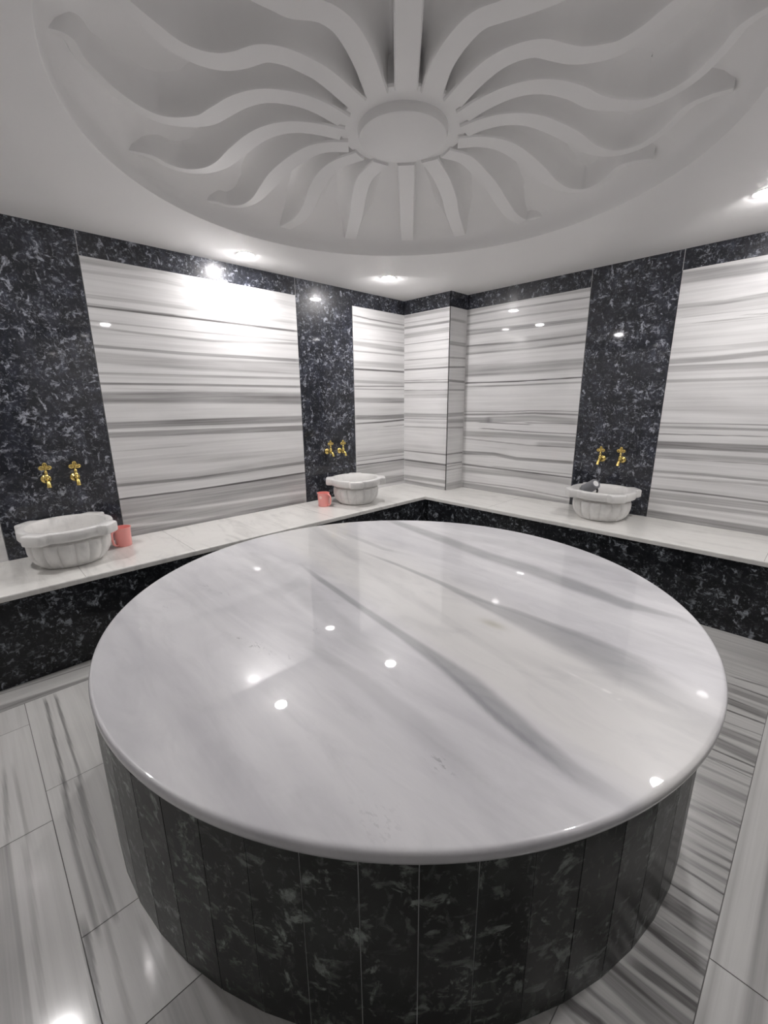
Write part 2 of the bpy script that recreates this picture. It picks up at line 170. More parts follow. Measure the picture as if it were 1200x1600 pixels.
# ------------------------------------------------------------------ materials
class NT:
    def __init__(s, name):
        s.m = bpy.data.materials.new(name); s.m.use_nodes = True
        s.t = s.m.node_tree; s.b = s.t.nodes['Principled BSDF']
    def n(s, typ, **kw):
        nd = s.t.nodes.new(typ)
        for k, v in kw.items():
            if k.startswith('i_'):
                key = k[2:]
                nd.inputs[int(key) if key.isdigit() else key.replace('_', ' ')].default_value = v
            else: setattr(nd, k, v)
        return nd
    def l(s, a, b): s.t.links.new(a, b)
    def coord(s, scale=(1, 1, 1), rot=(0, 0, 0), attr=None):
        if attr: o = s.n('ShaderNodeUVMap', uv_map=attr).outputs[0]
        else: o = s.n('ShaderNodeTexCoord').outputs['Object']
        mp = s.n('ShaderNodeMapping'); mp.inputs['Scale'].default_value = scale; mp.inputs['Rotation'].default_value = rot
        s.l(o, mp.inputs['Vector']); return mp.outputs[0]
    def noise(s, vec, scale, detail=5, rough=.55, dist=0.0):
        nd = s.n('ShaderNodeTexNoise'); nd.inputs['Scale'].default_value = scale; nd.inputs['Detail'].default_value = detail
        nd.inputs['Roughness'].default_value = rough; nd.inputs['Distortion'].default_value = dist
        s.l(vec, nd.inputs['Vector']); return nd.outputs[0]
    def ramp(s, fac, stops):
        nd = s.n('ShaderNodeValToRGB'); e = nd.color_ramp.elements
        while len(e) < len(stops): e.new(0.5)
        for el, (p, c) in zip(e, stops):
            el.position = p; el.color = (c, c, c, 1) if not isinstance(c, tuple) else (*c, 1)
        s.l(fac, nd.inputs[0]); return nd.outputs[0]
    def math(s, op, a, b=None, c=None):
        nd = s.n('ShaderNodeMath', operation=op)
        for k, v in enumerate((a, b, c)):
            if v is None: continue
            if isinstance(v, (int, float)): nd.inputs[k].default_value = v
            else: s.l(v, nd.inputs[k])
        return nd.outputs[0]
    def mix(s, f, a, b):
        nd = s.n('ShaderNodeMix', data_type='RGBA')
        if isinstance(f, (int, float)): nd.inputs[0].default_value = f
        else: s.l(f, nd.inputs[0])
        for k, v in ((6, a), (7, b)):
            if isinstance(v, tuple): nd.inputs[k].default_value = (*v, 1)
            else: s.l(v, nd.inputs[k])
        return nd.outputs[2]
    def attr(s, name): return s.n('ShaderNodeAttribute', attribute_name=name).outputs['Fac']
    def color(s, c):
        if isinstance(c, tuple): s.b.inputs['Base Color'].default_value = (*c, 1)
        else: s.l(c, s.b.inputs['Base Color'])
    def gloss(s, rough=.3, coat=0., coat_rough=.03, ior=1.5, spec=.5, metal=0.):
        b = s.b.inputs
        b['Roughness'].default_value = rough; b['Coat Weight'].default_value = coat; b['Coat Roughness'].default_value = coat_rough
        b['IOR'].default_value = ior; b['Specular IOR Level'].default_value = spec; b['Metallic'].default_value = metal
    def bump(s, h, strength=.2, dist=.002):
        nd = s.n('ShaderNodeBump'); nd.inputs['Strength'].default_value = strength; nd.inputs['Distance'].default_value = dist
        s.l(h, nd.inputs['Height']); s.l(nd.outputs[0], s.b.inputs['Normal'])

def plain(name, col, rough=.5, metal=0., coat=0.):
    t = NT(name); t.color(col); t.gloss(rough=rough, metal=metal, coat=coat); return t.m

def mat_striped(name, light=(.74, .735, .73), dark=(.10, .095, .094), fine=.20, rough=.18):
    """polished white marble with grey bands; the attribute «vein» carries the bands of this very slab"""
    t = NT(name)
    uv = t.coord(attr='vuv')
    mp = t.n('ShaderNodeMapping'); mp.inputs['Scale'].default_value = (.55, 26, 1); t.l(uv, mp.inputs['Vector'])
    f = t.noise(mp.outputs[0], 1.6, 6, .6, .5)
    fr = t.ramp(f, [(.40, 0.), (.72, 1.)])
    mp2 = t.n('ShaderNodeMapping'); mp2.inputs['Scale'].default_value = (.8, 3.5, 1); t.l(uv, mp2.inputs['Vector'])
    g = t.ramp(t.noise(mp2.outputs[0], 2.0, 4, .5, .3), [(.35, 0.), (.75, 1.)])
    v = t.attr('vein')
    streak = t.math('MULTIPLY', v, t.math('ADD', t.math('MULTIPLY', f, .9), .55))
    tot = t.math('ADD', t.math('ADD', streak, t.math('MULTIPLY', fr, fine)), t.math('MULTIPLY', g, fine * .7))
    t.color(t.mix(t.math('MINIMUM', t.math('MAXIMUM', tot, 0.), 1.), light, dark))
    t.gloss(rough=.35, coat=.9, coat_rough=rough * .15)
    return t.m

def mat_black(name, base=(.006, .007, .010), mid=(.040, .043, .056), fleck=(.42, .44, .50), amount=.0, scale=1.0, rot=.4, rough=.04, coat=.8):
    """black marble crowded with small pale flakes"""
    t = NT(name)
    c = t.coord(scale=(1, 1, 1.5), rot=(rot, rot * .6, .3))
    c2 = t.coord(scale=(1.4, 1.4, .9), rot=(-rot, rot, 1.1))
    big = t.ramp(t.noise(c, 5.5 * scale, 5, .65, .3), [(.42, 0.), (.60, 1.)])
    m = t.ramp(t.noise(c2, 11 * scale, 9, .70, .5), [(.43, 0.), (.70, 1.)])
    f = t.ramp(t.noise(c, 26 * scale, 6, .64, .5), [(.595 - amount, 0.), (.655 - amount, 1.)])
    f1 = t.ramp(t.noise(c2, 17 * scale, 7, .66, .35), [(.62 - amount, 0.), (.68 - amount, 1.)])
    f2 = t.ramp(t.noise(c2, 52 * scale, 4, .6, .6), [(.58 - amount, 0.), (.68 - amount, .55)])
    g = t.ramp(t.noise(c, 60 * scale, 3, .6), [(.35, .45), (.65, 1.)])
    ff = t.math('MAXIMUM', t.math('MULTIPLY', f, t.math('ADD', t.math('MULTIPLY', big, .65), .12)), t.math('MULTIPLY', f2, t.math('ADD', t.math('MULTIPLY', big, .6), .1)))
    ff = t.math('MULTIPLY', t.math('MAXIMUM', ff, t.math('MULTIPLY', f1, .8)), g)
    body = t.mix(t.math('MULTIPLY', m, t.math('ADD', t.math('MULTIPLY', big, .7), .3)), base, mid)
    t.color(t.mix(ff, body, fleck))
    t.gloss(rough=.35, coat=coat, coat_rough=rough, spec=.3)
    return t.m

def mat_slab():
    t = NT('polished grey white marble')
    c = t.coord(scale=(1.0, 6.5, 1.0), rot=(0, 0, math.radians(10)))
    n1 = t.noise(c, .9, 8, .58, .5)
    n2 = t.noise(t.coord(scale=(1.6, 4, 1), rot=(0, 0, math.radians(12))), 2.6, 8, .6, .8)
    speck = t.ramp(t.noise(t.coord(scale=(1, 2.2, 1), rot=(0, 0, .3)), 42, 4, .6, .3), [(.56, 0.), (.62, 1.)])
    sm = t.attr('dots')
    v = t.attr('vein')
    base = t.mix(t.ramp(n1, [(.32, 0.), (.68, 1.)]), (.74, .735, .75), (.58, .575, .60))
    base = t.mix(t.attr('warm'), base, (.72, .71, .69))
    base = t.mix(t.math('MULTIPLY', t.ramp(n2, [(.48, 0.), (.75, 1.)]), .28), base, (.40, .40, .42))
    tot = t.math('MULTIPLY', v, t.math('ADD', t.math('MULTIPLY', n2, .7), .7))
    base = t.mix(t.math('MINIMUM', t.math('MAXIMUM', tot, 0.), 1.), base, (.22, .225, .24))
    base = t.mix(t.math('MINIMUM', t.math('MAXIMUM', t.math('MULTIPLY', v, -1.), 0.), 1.), base, (.92, .91, .90))
    base = t.mix(t.math('MULTIPLY', t.math('MULTIPLY', speck, sm), .75), base, (.22, .22, .24))
    base = t.mix(t.attr('stain'), base, (.38, .36, .28))
    t.color(base)
    t.gloss(rough=.38, coat=.85, coat_rough=.018)
    return t.m

def mat_cream(name, light=(.76, .75, .72), dark=(.50, .49, .47), rot=.9, scale=1.0, coat=.6):
    t = NT(name)
    n = t.noise(t.coord(scale=(1.2, 5, 2.5), rot=(0, 0, rot)), 2.2 * scale, 7, .6, 1.0)
    n2 = t.noise(t.coord(scale=(1, 1, 1)), 12 * scale, 5, .6, .4)
    t.color(t.mix(t.math('ADD', t.ramp(n, [(.50, 0.), (.78, .8)]), t.math('MULTIPLY', t.ramp(n2, [(.45, 0.), (.8, 1.)]), .2)), light, dark))
    t.gloss(rough=.32, coat=coat, coat_rough=.06)
    return t.m

M_WALL = mat_striped('striped marble wall slab')
M_FLOOR = mat_striped('striped marble floor tile', light=(.70, .695, .675), dark=(.085, .08, .078), fine=.16, rough=.7)
M_BLACK = mat_black('black flecked marble', amount=.035, base=(.008, .009, .013), mid=(.048, .053, .076), fleck=(.46, .48, .54))
M_BLACK_FRONT = mat_black('black marble ledge face', amount=.03, rot=.9, base=(.0025, .003, .0045), mid=(.028, .031, .038), fleck=(.40, .43, .47), coat=.3, scale=.9)
M_SKIRT = mat_black('green black marble', base=(.002, .003, .002), mid=(.026, .034, .029), fleck=(.42, .47, .43), amount=.03, scale=.62, rot=.2, rough=.12, coat=.2)
M_SLAB = mat_slab()
M_LEDGE = mat_cream('pale ledge marble')
M_BASIN = mat_cream('white carved marble', light=(.74, .73, .715), dark=(.58, .575, .565), rot=.3, scale=1.6, coat=.45)
M_GROUT = plain('pale grout', (.55, .55, .55), .8)
M_GROUT_D = plain('grey grout', (.16, .155, .15), .8)
M_GROUT_S = plain('pale joint line', (.75, .76, .76), .7)

def mat_plaster():
    t = NT('white painted plaster')
    n = t.noise(t.coord(), 3.0, 4, .5)
    t.color(t.mix(n, (.745, .74, .735), (.775, .77, .765)))
    t.gloss(rough=.42, coat=.12, coat_rough=.3)
    t.bump(t.noise(t.coord(), 9, 4, .5), .15, .01)
    return t.m
M_PLASTER = mat_plaster()
M_BRASS = plain('polished brass', (.74, .57, .20), .22, 1.0)
M_PINK = plain('pink plastic', (.86, .34, .31), .35, 0., .3)
M_PINK_L = plain('pale pink print', (.88, .58, .52), .4)
M_GREY = plain('dark grey plastic', (.17, .175, .19), .35)
M_GREY_D = plain('black plastic', (.02, .02, .022), .35)
M_WHITE = plain('white sticker', (.8, .8, .8), .5)
M_TRIM = plain('white enamelled metal', (.8, .8, .79), .35)
def mat_lamp():
    t = NT('lit downlight lens')
    t.b.inputs['Base Color'].default_value = (0, 0, 0, 1)
    t.b.inputs['Emission Color'].default_value = (*LAMP_COL, 1); t.b.inputs['Emission Strength'].default_value = LAMP
    return t.m
M_LAMP = mat_lamp()

# ------------------------------------------------------------------ slabs whose bands are stored on their vertices
def band_field(S, T, bands, soft=.5, e=.05, gain=1.42):
    """S along the bands, T across them (numpy arrays): darkness of the marble's own bands"""
    keep = np.ones_like(S); neg = np.zeros_like(S)
    for P, W, d in bands:
        P = sorted(zip([q[0] for q in P], [q[1] for q in P], W)); xs = [q[0] for q in P]
        cz = np.interp(S, xs, [q[1] for q in P]); w = np.maximum(np.interp(S, xs, [q[2] for q in P]), .004)
        u = np.abs(T - cz) / (w * .5)
        prof = np.clip((1.25 - u) / soft, 0, 1); prof = prof * prof * (3 - 2 * prof)
        ext = np.clip((S - xs[0] + .05) / e, 0, 1) * np.clip((xs[-1] + .05 - S) / e, 0, 1)
        if d > 0: keep *= 1 - min(d * gain, .95) * prof * ext
        else: neg = np.maximum(neg, -d * prof * ext)
    return (1 - keep) - neg

def grid_panel(name, axis, const, a0, a1, b0, b1, thick, bands, mat, parent, na=40, nb=450, seed=0., sgn=1, bswap=False):
    """vertical slab: axis 0 = plane x const (a is y), axis 1 = plane y const (a is x); b is z.  thickness goes to -sgn"""
    A = np.linspace(a0, a1, na); B = np.linspace(b0, b1, nb)
    AA, BB = np.meshgrid(A, B, indexing='ij')
    fld = band_field(AA.ravel(), BB.ravel(), bands) if bands is not None else np.zeros(AA.size)
    verts = []
    for a, b in zip(AA.ravel(), BB.ravel()):
        verts.append((const, a, b) if axis == 0 else (a, const, b))
    idx = lambda i, j: i * nb + j
    faces = [(idx(i, j), idx(i + 1, j), idx(i + 1, j + 1), idx(i, j + 1)) for i in range(na - 1) for j in range(nb - 1)]
    base = len(verts); c2 = const - sgn * thick
    cor = [(a0, b0), (a1, b0), (a1, b1), (a0, b1)]
    for a, b in cor: verts.append((c2, a, b) if axis == 0 else (a, c2, b))
    for a, b in cor: verts.append((const, a, b) if axis == 0 else (a, const, b))
    for k in range(4):
        faces.append((base + k, base + (k + 1) % 4, base + 4 + (k + 1) % 4, base + 4 + k))
    me = bpy.data.meshes.new(name); me.from_pydata(verts, [], faces)
    at = me.attributes.new('vein', 'FLOAT', 'POINT')
    fl = list(fld) + [0.] * 8
    at.data.foreach_set('value', fl)
    uvl = me.uv_layers.new(name='vuv')
    ab = [(a + seed, b + seed * 3.1) for a, b in zip(AA.ravel(), BB.ravel())] + [(a, b) for a, b in cor] * 2
    uv = []
    for lp in me.loops: uv.extend(ab[lp.vertex_index])
    uvl.data.foreach_set('uv', uv)
    me.update()
    return link(name, me, mat, parent)

# ------------------------------------------------------------------ walls
T = .012
def wall_base(name, x0, x1, y0, y1):
    bm = bmesh.new(); add_box(bm, x0, x1, y0, y1, 0, H)
    return struct(obj(name, bm, M_GROUT))
def black_panel(name, parent, x0, x1, y0, y1, z0, z1):
    bm = bmesh.new(); add_box(bm, x0, x1, y0, y1, z0, z1)
    return obj(name, bm, M_BLACK, parent)

G = .0036
CB = .265; CA = .601            # column in the corner: depth and width
Y1, Y2, Y3, Y0 = -3.102, -1.586, -.975, -3.722
X1, X2 = 1.782, 2.393
wl = wall_base('wall_left', -.10, -T, YF, .1)
wb = wall_base('wall_back', -.10, XR, T, .10)
wc = wall_base('wall_column', .0, CA - T, -CB + T, T - .001)
# left wall
Zt = H - STRIP
grid_panel('striped_panel', 0, 0., Y1 + G, Y2 - G, LZ - .02, Zt - G / 2, T, BAND_A, M_WALL, wl, seed=1.)
grid_panel('striped_panel', 0, 0., Y3 + G, -CB, LZ - .02, Zt - G / 2, T, BAND_B, M_WALL, wl, na=24, seed=5.)
grid_panel('striped_panel', 0, 0., YF, Y0 - G, LZ - .02, Zt - G / 2, T, BAND_A[::2], M_WALL, wl, na=20, nb=200, seed=9.)
black_panel('black_panel', wl, -T, 0, Y0, Y1, .585, H)
black_panel('black_panel', wl, -T, 0, Y0, Y1, .3, .5835)
black_panel('black_panel', wl, -T, 0, Y2, Y3, .3, H)
for a, b in ((Y1 + G, Y2 - G), (Y3 + G * .3, -CB), (YF, Y0 - G)):
    black_panel('black_strip', wl, -T, 0, a, b, Zt, H)
# column: face towards the room and its side
grid_panel('striped_panel', 1, -CB, 0.0, CA - .0012, LZ - .02, Zt - G / 2, T, BAND_C, M_WALL, wc, na=24, seed=12., sgn=-1)
grid_panel('striped_panel', 0, CA, -CB, 0., LZ - .02, Zt - G / 2, T, BAND_D, M_WALL, wc, na=12, seed=15.)
black_panel('black_strip', wc, .002, CA - .0012, -CB, -CB + T, Zt, H)
black_panel('black_strip', wc, CA - T, CA, -CB, 0, Zt, H)
# back wall
BAND_F = [(P + [[XR, P[-1][1] - .01]] if P[-1][0] > 2.6 else P, W + [W[-1]] if P[-1][0] > 2.6 else W, d) for P, W, d in BAND_F]
grid_panel('striped_panel', 1, 0., CA, X1 - G, LZ - .02, Zt - G / 2, T, BAND_E, M_WALL, wb, seed=21., sgn=-1)
grid_panel('striped_panel', 1, 0., X2 + G, XR, LZ - .02, Zt - G / 2, T, BAND_F, M_WALL, wb, seed=25., sgn=-1)
black_panel('black_panel', wb, X1, X2, 0, T, .3, H)
black_panel('black_strip', wb, CA + .001, X1 - G, 0, T, Zt, H)
black_panel('black_strip', wb, X2 + G, XR, 0, T, Zt, H)
# pale grout where the strips and pilasters meet
def grout(parent, x0, x1, y0, y1, z0=Zt - .002):
    bm = bmesh.new(); add_box(bm, x0, x1, y0, y1, z0, H); obj('grout_line', bm, M_GROUT, parent)
grout(wl, -.008, -.0006, Y1 + .0002, Y1 + G - .0002); grout(wl, -.008, -.0006, Y2 - G + .0002, Y2 - .0002)
grout(wb, X1 - G + .0002, X1 - .0002, .0006, .008); grout(wb, X2 + .0002, X2 + G - .0002, .0006, .008)
# right wall and the wall behind the camera repeat the scheme
wr = wall_base('wall_right', XR + T, XR + .1, YF, .1)
wf = wall_base('wall_front', -.1, XR + .1, YF - .1, YF - T)
SHIFT_E = [([[q[0] - 5.2, q[1]] for q in P], W, d) for P, W, d in BAND_E]
grid_panel('striped_panel', 0, XR, -3.1, -1.59, 0., Zt, T, [([[-3.2, P[0][1]], [-1.5, P[-1][1]]], [W[0], W[-1]], d) for P, W, d in BAND_E], M_WALL, wr, na=6, nb=260, seed=31., sgn=-1)
grid_panel('striped_panel', 0, XR, -.97, 0., 0., Zt, T, [([[-1., P[0][1]], [.1, P[-1][1]]], [W[0], W[-1]], d) for P, W, d in BAND_B], M_WALL, wr, na=6, nb=260, seed=33., sgn=-1)
grid_panel('striped_panel', 0, XR, YF, -3.722, 0., Zt, T, [([[-5.1, P[0][1]], [-3.6, P[-1][1]]], [W[0], W[-1]], d) for P, W, d in BAND_F], M_WALL, wr, na=6, nb=260, seed=35., sgn=-1)
black_panel('black_panel', wr, XR, XR + T, -3.717, -3.103, 0, H)
black_panel('black_panel', wr, XR, XR + T, -1.587, -.973, 0, H)
for a, b in ((-3.1, -1.59), (-.97, 0), (YF, -3.722)): black_panel('black_strip', wr, XR, XR + T, a, b, Zt + .001, H)
grid_panel('striped_panel', 1, YF, 0., 1.2, 0., Zt, T, [([[0, P[0][1]], [1.2, P[-1][1]]], [W[0], W[-1]], d) for P, W, d in BAND_A], M_WALL, wf, na=6, nb=260, seed=41., sgn=1)
grid_panel('striped_panel', 1, YF, 1.815, XR, 0., Zt, T, [([[1.8, P[0][1]], [4.2, P[-1][1]]], [W[0], W[-1]], d) for P, W, d in BAND_E], M_WALL, wf, na=6, nb=260, seed=43., sgn=1)
black_panel('black_panel', wf, 1.203, 1.812, YF - T, YF, 0, H)
for a, b in ((0, 1.2), (1.815, XR)): black_panel('black_strip', wf, a, b, YF - T, YF, Zt + .001, H)

# ------------------------------------------------------------------ floor of striped tiles
def build_floor():
    TP = .6475
    rows = [-.605, -1.22] + [-1.22 - TP * k for k in range(1, 8)]
    offs = {0: [1.6, 2.25, 2.9], 1: [1.1, 1.75, 2.4, 3.05], 2: [1.4, 2.05, 2.7], 3: [1.15, 1.8, 2.45, 3.1], 4: [1.495, 2.135, 2.44, 3.08], 5: [1.005, 1.655, 2.70], 6: [1.3, 1.95, 2.6], 7: [1.2, 2.4]}
    B0, B1 = .81, 3.333
    g = .0012
    tiles = []
    for k in range(len(rows) - 1):
        y1, y0 = rows[k], max(rows[k + 1], YF)
        if y0 >= y1: continue
        xs = [B0] + offs.get(k, [1.5, 2.4]) + [B1]
        for a, b in zip(xs[:-1], xs[1:]): tiles.append((a, b, y0, y1, 'x', 1.0 if a > 2.6 else .45))
    for a, b in ((YF, -4.4), (-4.4, -3.1), (-3.1, -1.8), (-1.8, -.605)): tiles.append((FD - .02, B0, a, b, 'y', .35))
    for a, b in ((YF, -3.95), (-3.95, -2.65), (-2.65, -1.22), (-1.22, -.605)): tiles.append((B1, XR, a, b, 'y', .35))
    tiles.append((.585, B1 + .0, -.605, -.58, 'x', .5))
    verts = []; faces = []; vein = []; uvs = []
    for ti, (x0, x1, y0, y1, ori, con) in enumerate(tiles):
        nx, ny = (10, 150) if ori == 'x' else (60, 24)
        X = np.linspace(x0 + g, x1 - g, nx); Y = np.linspace(y0 + g, y1 - g, ny)
        XX, YY = np.meshgrid(X, Y, indexing='ij'); XX = XX.ravel(); YY = YY.ravel()
        if ori == 'x':
            f = band_field(XX, YY, BAND_FLOOR)
            if x0 > 2.6 or (x1 > 2.6 and con > .4 and y1 > -3.3): f = 1 - (1 - f) * (1 - .27)
            rnd = random.random() * 50
            # regions the photo does not show get bands of the same kind
            extra = []
            if y1 > -1.9 or y0 < -4.4 or (x0 > 2.6 and y0 < -3.1) :
                for q in range(int(9 * con) + 3):
                    yy = random.uniform(y0, y1); w = random.choice((.01, .015, .03, .06))
                    extra.append(([[x0, yy], [x1, yy + random.uniform(-.02, .02)]], [w, w], random.uniform(.2, .5)))
                if x1 > 3.2 and y1 > -1.9 and y0 < -1.2: extra = []
                if extra: f = np.maximum(f, band_field(XX, YY, extra))
            uv = np.stack([XX + rnd, YY + rnd * .37], 1)
        else:
            if x0 < 1: f = band_field(YY, XX, [([[-5.1, P[0][1] - .03], P[0], P[1], [-.5, P[1][1] + .0]], [W[0], W[0], W[1], W[1]], d) for P, W, d in BAND_BORDER])
            else: f = band_field(YY, XX, [([[-5.1, 3.35], [-.5, 3.345]], [.016, .016], .18), ([[-5.1, 3.44], [-.5, 3.42]], [.04, .04], .25), ([[-5.1, 3.55], [-.5, 3.5]], [.06, .06], .2)])
            rnd = random.random() * 50
            uv = np.stack([YY + rnd, XX + rnd * .37], 1)
        b = len(verts)
        verts.extend(zip(XX.tolist(), YY.tolist(), [0.] * len(XX)))
        vein.extend(f.tolist()); uvs.extend(uv.tolist())
        for i in range(nx - 1):
            for j in range(ny - 1):
                faces.append((b + i * ny + j, b + (i + 1) * ny + j, b + (i + 1) * ny + j + 1, b + i * ny + j + 1))
    me = bpy.data.meshes.new('floor_tiles'); me.from_pydata(verts, [], faces)
    me.attributes.new('vein', 'FLOAT', 'POINT').data.foreach_set('value', vein)
    ul = me.uv_layers.new(name='vuv'); u = []
    for lp in me.loops: u.extend(uvs[lp.vertex_index])
    ul.data.foreach_set('uv', u); me.update()
    bm = bmesh.new(); add_box(bm, -.1, XR + .1, YF - .1, .1, -.06, -.0015)
    fl = struct(obj('floor', bm, M_GROUT_D))
    link('floor_tiles', me, M_FLOOR, fl)
build_floor()

# ------------------------------------------------------------------ ceiling with its round recess
RC = (1.845, -2.225); RR = 1.252; RT = H + .195
def build_ceiling():
    bm = bmesh.new(); n = 192
    prof = [(RR + .004, H), (RR, H + .002), (RR - .004, H + .03), (RR - .010, H + .055), (RR - .024, H + .085), (RR - .050, H + .115), (RR - .090, H + .143), (RR - .145, H + .167), (RR - .215, H + .184), (RR - .31, H + .193), (.6, RT), (.3, RT), (.1, RT)]
    rings = [[bm.verts.new((RC[0] + r * math.cos(2 * PI * i / n), RC[1] + r * math.sin(2 * PI * i / n), z)) for i in range(n)] for r, z in prof]
    for a, b in zip(rings[:-1], rings[1:]):
        for i in range(n): bm.faces.new((a[i], b[i], b[(i + 1) % n], a[(i + 1) % n]))
    bm.faces.new(rings[-1])
    x0, x1, y0, y1 = -.1, XR + .1, YF - .1, .1
    out = []
    for i in range(n):
        t = 2 * PI * (i + .0) / n; c, s = math.cos(t), math.sin(t)
        k = min((x1 - RC[0]) / c if c > 1e-9 else 1e9, (x0 - RC[0]) / c if c < -1e-9 else 1e9, (y1 - RC[1]) / s if s > 1e-9 else 1e9, (y0 - RC[1]) / s if s < -1e-9 else 1e9)
        out.append(bm.verts.new((RC[0] + k * c, RC[1] + k * s, H)))
    for i in range(n): bm.faces.new((out[i], out[(i + 1) % n], rings[0][(i + 1) % n], rings[0][i]))
    for cx in (x0, x1):
        for cy in (y0, y1):
            # close the corner between its two neighbouring rim points
            best = sorted(range(n), key=lambda i: (out[i].co.x - cx) ** 2 + (out[i].co.y - cy) ** 2)
            ex = min((i for i in best[:8] if abs(out[i].co.x - cx) < 1e-5), key=lambda i: abs(out[i].co.y - cy))
            ey = min((i for i in best[:8] if abs(out[i].co.y - cy) < 1e-5), key=lambda i: abs(out[i].co.x - cx))
            if ex != ey:
                v = bm.verts.new((cx, cy, H)); bm.faces.new((out[ex], out[ey], v))
    o = obj('ceiling', bm, M_PLASTER, None, True, math.radians(50))
    return struct(o)
build_ceiling()

# ------------------------------------------------------------------ plaster sunburst of wavy ribs
ROS = (1.85, -2.245)
def polar(P): return [(math.hypot(x - ROS[0], y - ROS[1]), math.atan2(y - ROS[1], x - ROS[0])) for x, y in P]
EXT = {'L6': [(1.08, -93), (1.13, -88), (1.17, -83)], 'L7': [(.80, -78), (.88, -80), (.95, -78), (1.02, -73), (1.08, -67), (1.13, -62), (1.17, -57)],
       'R6': [(1.03, 5), (1.09, 0), (1.14, -5), (1.17, -10)], 'R7': [(.70, -15), (.80, -10.5), (.88, -9), (.95, -11), (1.02, -15), (1.08, -21), (1.13, -27), (1.17, -33)],
       'S8': [(.9, -45.5), (1.2, -45.5)]}
def build_rosette():
    ro = thing('ceiling_rosette', 'large white plaster sunburst of wavy ribs set in the round ceiling recess', 'ceiling ornament', (ROS[0], ROS[1], H + .09))
    UZ = 0.0; TZ = .108
    for key in sorted(RIB_PATHS):
        P = [list(q) for q in RIB_PATHS[key]]
        for r, a in EXT.get(key, []):
            P.append([ROS[0] + r * math.cos(math.radians(a)), ROS[1] + r * math.sin(math.radians(a))])
        if key in ('S0', 'S8'):
            a, b = P[0], P[-1]; P = [[a[0] + (b[0] - a[0]) * t, a[1] + (b[1] - a[1]) * t] for t in (0, .25, .5, .75, 1)]
        # start a little inside the ring
        d = np.array(P[0]) - ROS; P[0] = list(np.array(ROS) + d / np.linalg.norm(d) * .255)
        a, b = np.array(P[-2]), np.array(P[-1]); d = (b - a) / np.linalg.norm(b - a)
        rad_ = (b - np.array(ROS)) / np.linalg.norm(b - np.array(ROS))
        d2 = d * .6 + rad_ * .5; d2 /= np.linalg.norm(d2)
        c1_ = b + d2 * .07; d3 = d2 * .6 + rad_ * .6; d3 /= np.linalg.norm(d3)
        P = P + [list(c1_), list(c1_ + d3 * .07)]
        pts = catmull(P, 8)
        bm = bmesh.new(); rows = []
        L = len(pts)
        straight = key in ('S0', 'S8', 'L1', 'R1')
        for i, q in enumerate(pts):
            a = pts[max(i - 1, 0)]; b = pts[min(i + 1, L - 1)]
            t = (b - a) / (np.linalg.norm(b - a) + 1e-9); nrm = np.array((-t[1], t[0]))
            r = math.hypot(q[0] - ROS[0], q[1] - ROS[1])
            s = min(max((r - .26) / .9, 0), 1)
            w = .080 + .02 * math.sin(min(s * 2, 1) * PI * .5) if not straight else .082
            if key in ('L2', 'R2'): w = .075
            elif not straight:
                w = .082 * (1 - .0 * s) if r < .75 else .082 - .05 * min((r - .75) / .42, 1)
            fl = min(max((r - .26) * .28 + .006, .006), .085)
            if key in ('S0', 'S8'): fl = .010
            h = w / 2
            prof = [(-h - fl, TZ), (-h - fl * .62, TZ - .010), (-h - fl * .32, TZ - .034), (-h - fl * .10, TZ - .072), (-h - .002, .006), (-h + .003, 0.), (h - .003, 0.), (h + .002, .006), (h + fl * .10, TZ - .072), (h + fl * .32, TZ - .034), (h + fl * .62, TZ - .010), (h + fl, TZ)]
            rows.append([bm.verts.new((q[0] + nrm[0] * o - ROS[0], q[1] + nrm[1] * o - ROS[1], z)) for o, z in prof])
        for A, B in zip(rows[:-1], rows[1:]):
            for k in range(len(A) - 1): bm.faces.new((A[k], A[k + 1], B[k + 1], B[k]))
        bm.faces.new(rows[0]); 
        bm.faces.new(rows[-1])
        obj('rib', bm, M_PLASTER, ro, True, math.radians(38))
    # ring the ribs spring from, and the hanging disc
    bm = bmesh.new()
    add_lathe(bm, [(.0, .012), (.150, .012), (.262, .012), (.268, .02), (.268, TZ), (.0, TZ)], 96)
    obj('ring', bm, M_PLASTER, ro, True, math.radians(35))
    bm = bmesh.new()
    add_lathe(bm, [(.0, -.024), (.172, -.024), (.182, -.020), (.186, -.012), (.188, .014), (0, .014)], 96)
    obj('disc', bm, M_PLASTER, ro, True, math.radians(35))
build_rosette()

